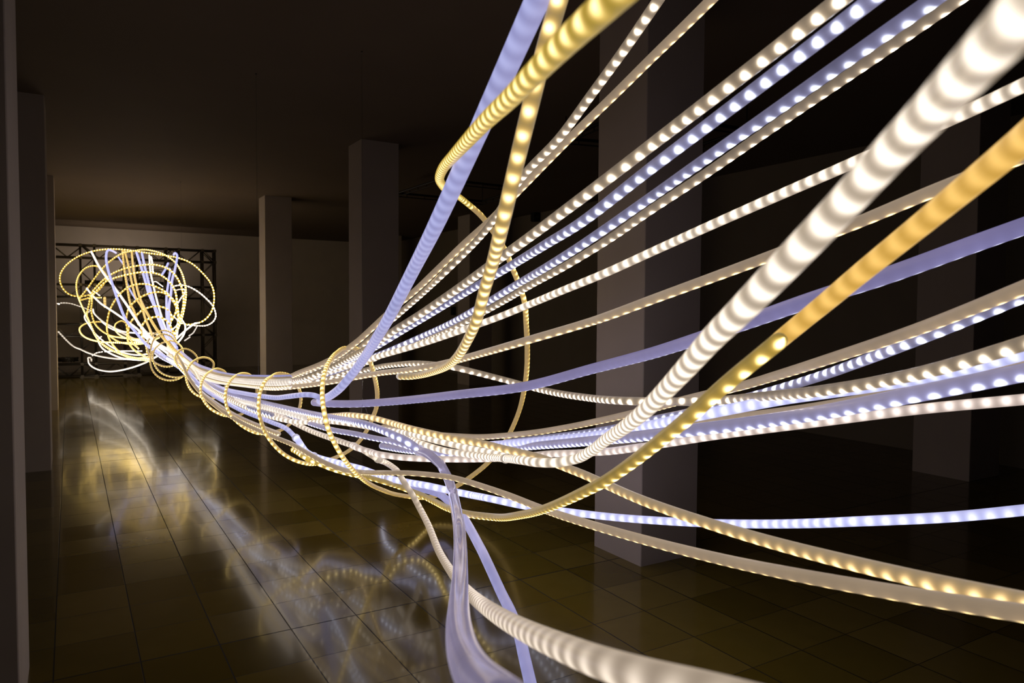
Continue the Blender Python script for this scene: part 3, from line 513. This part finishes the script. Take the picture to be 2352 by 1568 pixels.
far('yellow loop fourth from the outside, with a second run just inside its left edge', [(330,779,10.8),(302,777.5,11.2),(277.5,775,11.5),(247,767.6,11.9),(229,755.4,12.1),(216,738.5,12.3),(209.7,714,12.4),(211,696,12.5),(220,670),(242,647.5),(263,638.6),(289.6,631.4),(330,625),(363.6,629.6),(381.4,640),(394.8,654.6),(403,671.6),(406.5,694),(409,714),(410.6,732.4),(407,754),(400,766)], 'RY', FD, 12.4, 10.9)
far('yellow loop arching through the middle of the funnel', [(345,828,10.0),(317,825,10.4),(283.6,815,10.9),(265.4,799,11.3),(253,782,11.6),(247,765,11.8),(246,741),(250.9,716.7),(258,700),(272,679),(289.6,662.7),(307.5,654.6),(330,652),(354.6,657),(381.4,671.6),(399,690),(405,702),(404.5,714),(399.7,726),(392,738)], 'RY', FD, 11.9, 11.0)
far('yellow loop just inside the middle one, dipping low on its left', [(340,822,10.1),(316,809,10.5),(302,796.6,10.8),(293.5,781,11.0),(292,756.7,11.2),(290,732.4),(296,708),(310,692),(336.8,676),(363.6,670.7),(381.4,675),(399,694),(407,714),(409,732)], 'RY', FD, 11.3, 10.9)
far('small yellow loop above the neck of the funnel', [(318,800,10.6),(302,783,10.8),(294.5,762.7),(299,742),(312,726),(328,711.8),(358.5,703.3),(382.7,709.4),(393.6,724),(392.4,738.5),(388,750)], 'RY', FD, 11.0, 10.8)
far('yellow loop close over the neck, second above the knot', [(339,812,10.2),(337,799,10.3),(331.8,784.5),(325.8,768.8),(324.5,754),(334,737),(347,730),(364.5,727.6),(385,738.5),(393.6,753),(402,772)], 'RY', FD, 10.5, 10.3)
far('gold loop first above the knot, round and tilted', [(344,821,9.8),(339,803,10.),(341,782),(352.4,768.8),(370.6,759),(388.8,761.5),(402,772.4),(404.5,787)], 'R', .022, 10.2, 9.9)
far('gold loop hanging below the neck with a sharp turn at its left', [(404,786,9.7),(392,772,9.8),(374,767,9.8),(357,775,9.7),(348.8,790.6),(345.5,811),(347.6,825.7),(358.5,834),(376.6,841),(394.8,840),(410,832)], 'R', .022, 9.8, 9.6)
far('gold loop hanging lowest of all under the neck', [(350,806,9.5),(346,818,9.45),(344.8,828),(348.8,847),(361,863),(382.7,872.5),(407,870.6),(424,861)], 'R', .022, 9.4, 9.3)
far('gold arc rising behind the knot to the first tight coil', [(407,833,9.4),(400,800,9.9),(388,783,10.0),(400,784,9.8),(411,790,9.6),(419,801,9.4),(420,812,9.2)], 'R', .021, 9.4, 9.2)
far('olive hose lying straight across the first tight coil', [(408,820,7.9),(426,853,7.5)], 'GA', .022, 7.9, 7.5, phi=60, cat='light hose', name='light_hose')
far('low yellow loop lying almost flat at the left under the funnel', [(236,739),(217,739.3),(197.5,743),(185.4,750.6),(183,759),(190,770),(205,778.5),(229,784.5),(253,786),(289.6,787),(326,786),(350,780)], 'RY', FD, 13.2, 10.8)
far('small round yellow ring inside the lower left of the funnel', [(288,741),(278.7,737),(266.6,743),(263.5,754),(271.5,766),(289.6,776),(314,783),(335,786)], 'RY', .021, 12.4, 10.9)
far('upright gold hose end standing in the left of the funnel', [(240.5,684),(240.8,694),(241,704)], 'GA', .05, 13.5, 13.5, phi=0, cat='light hose', name='light_hose')
far('yellow lower line sweeping from the left loops into the neck', [(247,768),(272,784),(300,790),(325,789),(350,782),(365,775)], 'RY', FD, 12.3, 10.6)
# white rope lights
far('long white rope light drooping from the left pillar down to the neck', [(134,761.5),(156,784.5),(186.6,802.7),(217,814.8),(253,822),(289.6,824.3),(320,823),(341,819)], 'RW', FD, 15.2, 10.3)
far('white rope light with a hooked end, lowest of the tangle', [(210,829),(209,822),(206,821),(203.3,829),(208.5,839),(223,847.5),(247,852.4),(271.5,851),(302,844),(330,834),(344,827),(366,815)], 'RW', FD, 15.6, 10.2)
far('white rope light bowing out to the right beyond the funnel', [(400,657),(417,654.6),(435,659),(457,671.6),(475,687),(487,700),(493,711.8),(495.4,726),(489,738.5),(473.6,747),(455,747.6),(430,746)], 'RW', FD, 13.4, 13.8)
far('white rope light rising from the knot to the foot of the largest yellow loop', [(454,741.5),(447,743),(433.6,753),(421.5,762.7),(404.5,778.5),(395,787)], 'RW', FD, 12.5, 10.2)
far('white rope light looping tightly right of the neck', [(418,735),(422,741),(425.5,751),(422.7,766),(415,778.5),(406,789)], 'RW', FD, 12.0, 10.2)
far('short white dotted rope light standing right of the neck', [(407.8,758),(407,766),(406,775)], 'RW', FD, 11.5, 11.3)
far('pale rope light curling behind the right coils', [(393,731),(400,729),(407,735),(408,742),(404.5,749),(395,757)], 'RW', .02, 11.9, 11.4)
far('white rope light across the lower left of the funnel, upper of the close pair', [(214,710),(217,720),(235,737),(259,750.6),(277.5,759),(295.7,763),(330,765),(350,765),(366,770)], 'RW', FD, 13.2, 10.6)
far('white rope light across the lower left of the funnel, lower of the close pair', [(234,738.5),(253,753),(277.5,763),(302,775),(326,784.5),(350,797)], 'RW', FD, 12.8, 10.4)
far('pale rope light with a bent top that runs down outside the left loops', [(205,716),(199,719),(195,724),(195,731),(202.4,743),(217,764),(241,785.7),(265.4,801.5),(289.6,811),(318,815),(340,812)], 'RW', .021, 13.5, 10.3)
far('white rope light curving under the left loops into the lowest strands', [(233,773),(227.9,777),(226.6,784.5),(235,799),(253,811),(277.5,821),(302,825),(330,826),(350,821)], 'RW', FD, 13.4, 10.2)
far('thin beige rope light arching in from the left pillar', [(139,696),(150,695.7),(162.4,697),(180.6,702.7),(200,709.4),(212,716)], 'RW', .018, 15.5, 14.0)
far('short stub of white rope light at the edge of the left pillar', [(132,697),(136,698)], 'RW', .026, 15.6, 15.5)
far('broken white arc low in the tangle, left piece', [(212.7,816.5),(220.6,811),(235,808)], 'RW', .021, 14.5, 14.5)
far('broken white arc low in the tangle, right piece', [(241,807.5),(259,806),(295.7,806),(326,806)], 'RW', .019, 14.4, 13.0)
far('short white dotted rope light crossing the left loops', [(214,669),(219,671),(225,676),(229,679)], 'RW', .021, 12.2, 12.2)
far('short white dotted rope light upright beside the beige one at the top', [(346.6,589.5),(349.5,603),(351,624)], 'RW', .03, 13.0, 12.8)
far('pinkish rope light piece at the right of the coils', [(403.7,667),(412.7,664.5),(421,664),(425,667),(424,673),(416,684),(408,697)], 'RW', .02, 12.6, 12.0)
far('small white arc inside the right of the funnel', [(352,650),(355,646.5),(360,647.5),(367,653),(374,658)], 'RW', .017, 13.8, 13.6)
far('pale hose scrap lying on the truss beam right of the knot', [(424,782),(436,774)], 'N', .024, 13.8, 14., phi=0)
far('pinkish hose scrap hanging before the truss right of the knot', [(434,771),(443,765),(450,754),(452,750)], 'N', .022, 13.9, 14.2, phi=0)
# straight hoses that stand in the funnel and meet at the knot
def straight(label, pts, mat, D, d0, d1, **k): return far(label, pts, mat, D, d0, d1, phi=50, cat='light hose', name='light_hose', **k)
straight('white hose slanting from the top left of the funnel to the knot', [(210,578),(231.6,618),(263,660),(289.6,697.5),(308,726),(330,756.7),(358.5,786),(382.7,801),(407,815),(428,832)], 'NF', .036, 12.6, 8.5)
straight('lavender hose with a crook at its top left of the gold hoses', [(266,580.5),(261,577.5),(256.6,575.5),(249.5,574),(245,579.6),(243.8,594),(246.8,613.6),(253,636),(263,667),(273.6,697.5),(289.6,735),(308,758),(326,779.7),(340,795),(364.5,809),(385,823),(410,838)], 'LF', .036, 12.8, 9.2)
straight('lavender piece slanting behind the yellow loops near the top', [(270,587.7),(277,597.5),(283.4,607),(288,628),(292,650),(300,668),(312,688)], 'LF', .030, 13.8, 13.6)
straight('leftmost golden hose standing in the middle of the funnel', [(281.6,576),(285,613.6),(291.4,653.7),(299.5,697.5),(307,712),(318,745)], 'GF', .038, 13.4, 12.8)
straight('second golden hose standing in the middle of the funnel', [(286.5,576),(295,610),(303,649),(312,683),(326,706),(334,732),(345,758),(353,778)], 'GF', .034, 13.2, 10.6)
straight('third golden hose standing straightest beside the lavender pair', [(302.6,577),(305.7,610),(312,649),(321,683),(328,699.7),(340,722.7),(362,759),(382.7,784.5),(407,809),(425,822)], 'GF', .036, 13.0, 8.6)
straight('left lavender hose of the central pair running into the top of the bundle', [(313.6,579.6),(323.4,610),(332.3,640),(341,671.6),(353,700),(362,726),(374,756.7),(388.8,783),(405,799)], 'LF', .040, 12.8, 10.0)
straight('right lavender hose of the central pair', [(326,581),(332,610),(339.5,640),(346,667),(355,699),(366,728),(378,757),(392,780),(406,798)], 'LF', .038, 12.9, 9.9)
straight('beige hose standing right of the lavender pair', [(343,586),(345.7,622.5),(352,653.7),(362.7,697.5),(370.6,724),(378,748),(387,768)], 'NF', .030, 12.9, 10.6)
straight('lavender hose with a crook at its top right of the funnel', [(399,585),(400.5,582),(403.5,581.5),(407,587.7),(404.6,604.6),(400,626),(395,645),(393,671.6),(388.6,699),(387.6,720),(389.5,744.5),(395,768),(402,788)], 'LF', .036, 12.9, 10.1)
straight('lavender hose standing left of the crooked one at the right', [(390,617),(391,624),(388,640),(386,655),(383,676),(382.5,699),(383,726),(386.5,753),(393,775)], 'LF', .034, 12.6, 10.4)
straight('short lavender hose slanting behind the right loops', [(386,604.6),(379.6,619),(371.6,631.4)], 'LF', .04, 13.9, 13.8)
straight('grey beige hose slanting across the left of the funnel', [(199.5,662),(213.7,679.6),(231.6,696.6),(241,703),(265.4,719),(289.6,736),(314,754),(336,776),(360,793),(385,811)], 'NF', .030, 12.4, 9.8)
straight('pale strand filling the neck left of the lavender hoses', [(330,760),(345,783),(362,803),(383,822),(405,836),(428,850)], 'NF', .034, 10.9, 8.5)
straight('grey violet strand along the lower edge of the neck', [(336,786),(352,806),(372,822),(395,834),(420,850)], 'V', .034, 10.6, 8.9)
# the unlit coils seen inside the mouth of the funnel
proto = None
rg = random.Random(5)
def coil(i):
    cx = rg.uniform(300, 372); cy = rg.uniform(640, 745); a = rg.uniform(14, 62); b = a*rg.uniform(.5, .95); th0 = rg.uniform(0, 6.3); rot = rg.uniform(-.5, .5)
    span = rg.uniform(3.2, 6.0); dd = rg.uniform(14.2, 16.2); n = 9; pts = []
    for k in range(n):
        th = th0+span*k/(n-1); x = a*math.cos(th); y = b*math.sin(th)
        pts.append((cx+x*math.cos(rot)-y*math.sin(rot), cy+x*math.sin(rot)+y*math.cos(rot), dd+.3*math.sin(th*1.3)))
    return pts
for i in range(34):
    far('unlit glossy hose coiled in the dark mouth of the funnel behind the glowing loops', coil(i), M_GLOSSY if i % 3 else M_CABLE, rg.choice((.014, .018, .024)), 15, 15, group='unlit coils inside the funnel', name='unlit_hose', cat='hose')

# ------------------------------------------------------------------ steel suspension wires
def wire(label, px, ytop, ybot, dist, fork=None):
    dist *= gdist(dist); p = P3(px, ybot, dist); top = Vector((p.x, p.y, CEIL))
    bm = bmesh.new(); rod(bm, p, top, .0008, 6); o = obj('suspension_wire', bm, M_STEEL); tag(o, label, 'wire')
    b = bmesh.new(); q = p+Vector((0, 0, .09)); rod(b, q, q+Vector((0, 0, .05)), .005, 8); rod(b, q-Vector((0, 0, .02)), q, .003, 8); obj('turnbuckle', b, M_STEEL, o)
    b = bmesh.new(); rod(b, top-Vector((0, 0, .012)), top, .006, 10); obj('ceiling_fixing', b, M_STEEL, o)
    if fork:
        for fx, fy, fd in fork:
            b = bmesh.new(); rod(b, p, P3(fx, fy, fd*gdist(fd)), .0012, 6); obj('wire_leg', b, M_STEEL, o)
wire('thin steel wire dropping from the ceiling to the bundle beside the second right pillar', 833, 285, 915, 4.3, [(828,975,3.95),(846,956,4.1)])
wire('thin steel wire dropping from the ceiling to the bundle beside the third right pillar', 594, 430, 905, 4.75, [(588,932,4.7),(600,925,4.6)])
wire('thin steel wire dropping from the ceiling to the loops in front of the truss', 419, 540, 735, 11.2)

# ------------------------------------------------------------------ render look
w = bpy.data.worlds.new('world'); bpy.context.scene.world = w; w.use_nodes = True
w.node_tree.nodes['Background'].inputs[0].default_value = (.0, .0, .0, 1); w.node_tree.nodes['Background'].inputs[1].default_value = 0
vs = bpy.context.scene.view_settings
bpy.context.scene.display_settings.display_device = 'sRGB'
vs.view_transform = 'Standard'; vs.look = 'None'; vs.gamma = 1; vs.use_curve_mapping = False; vs.exposure = 0.0

cy = bpy.context.scene.cycles
cy.max_bounces = 4; cy.diffuse_bounces = 2; cy.glossy_bounces = 3
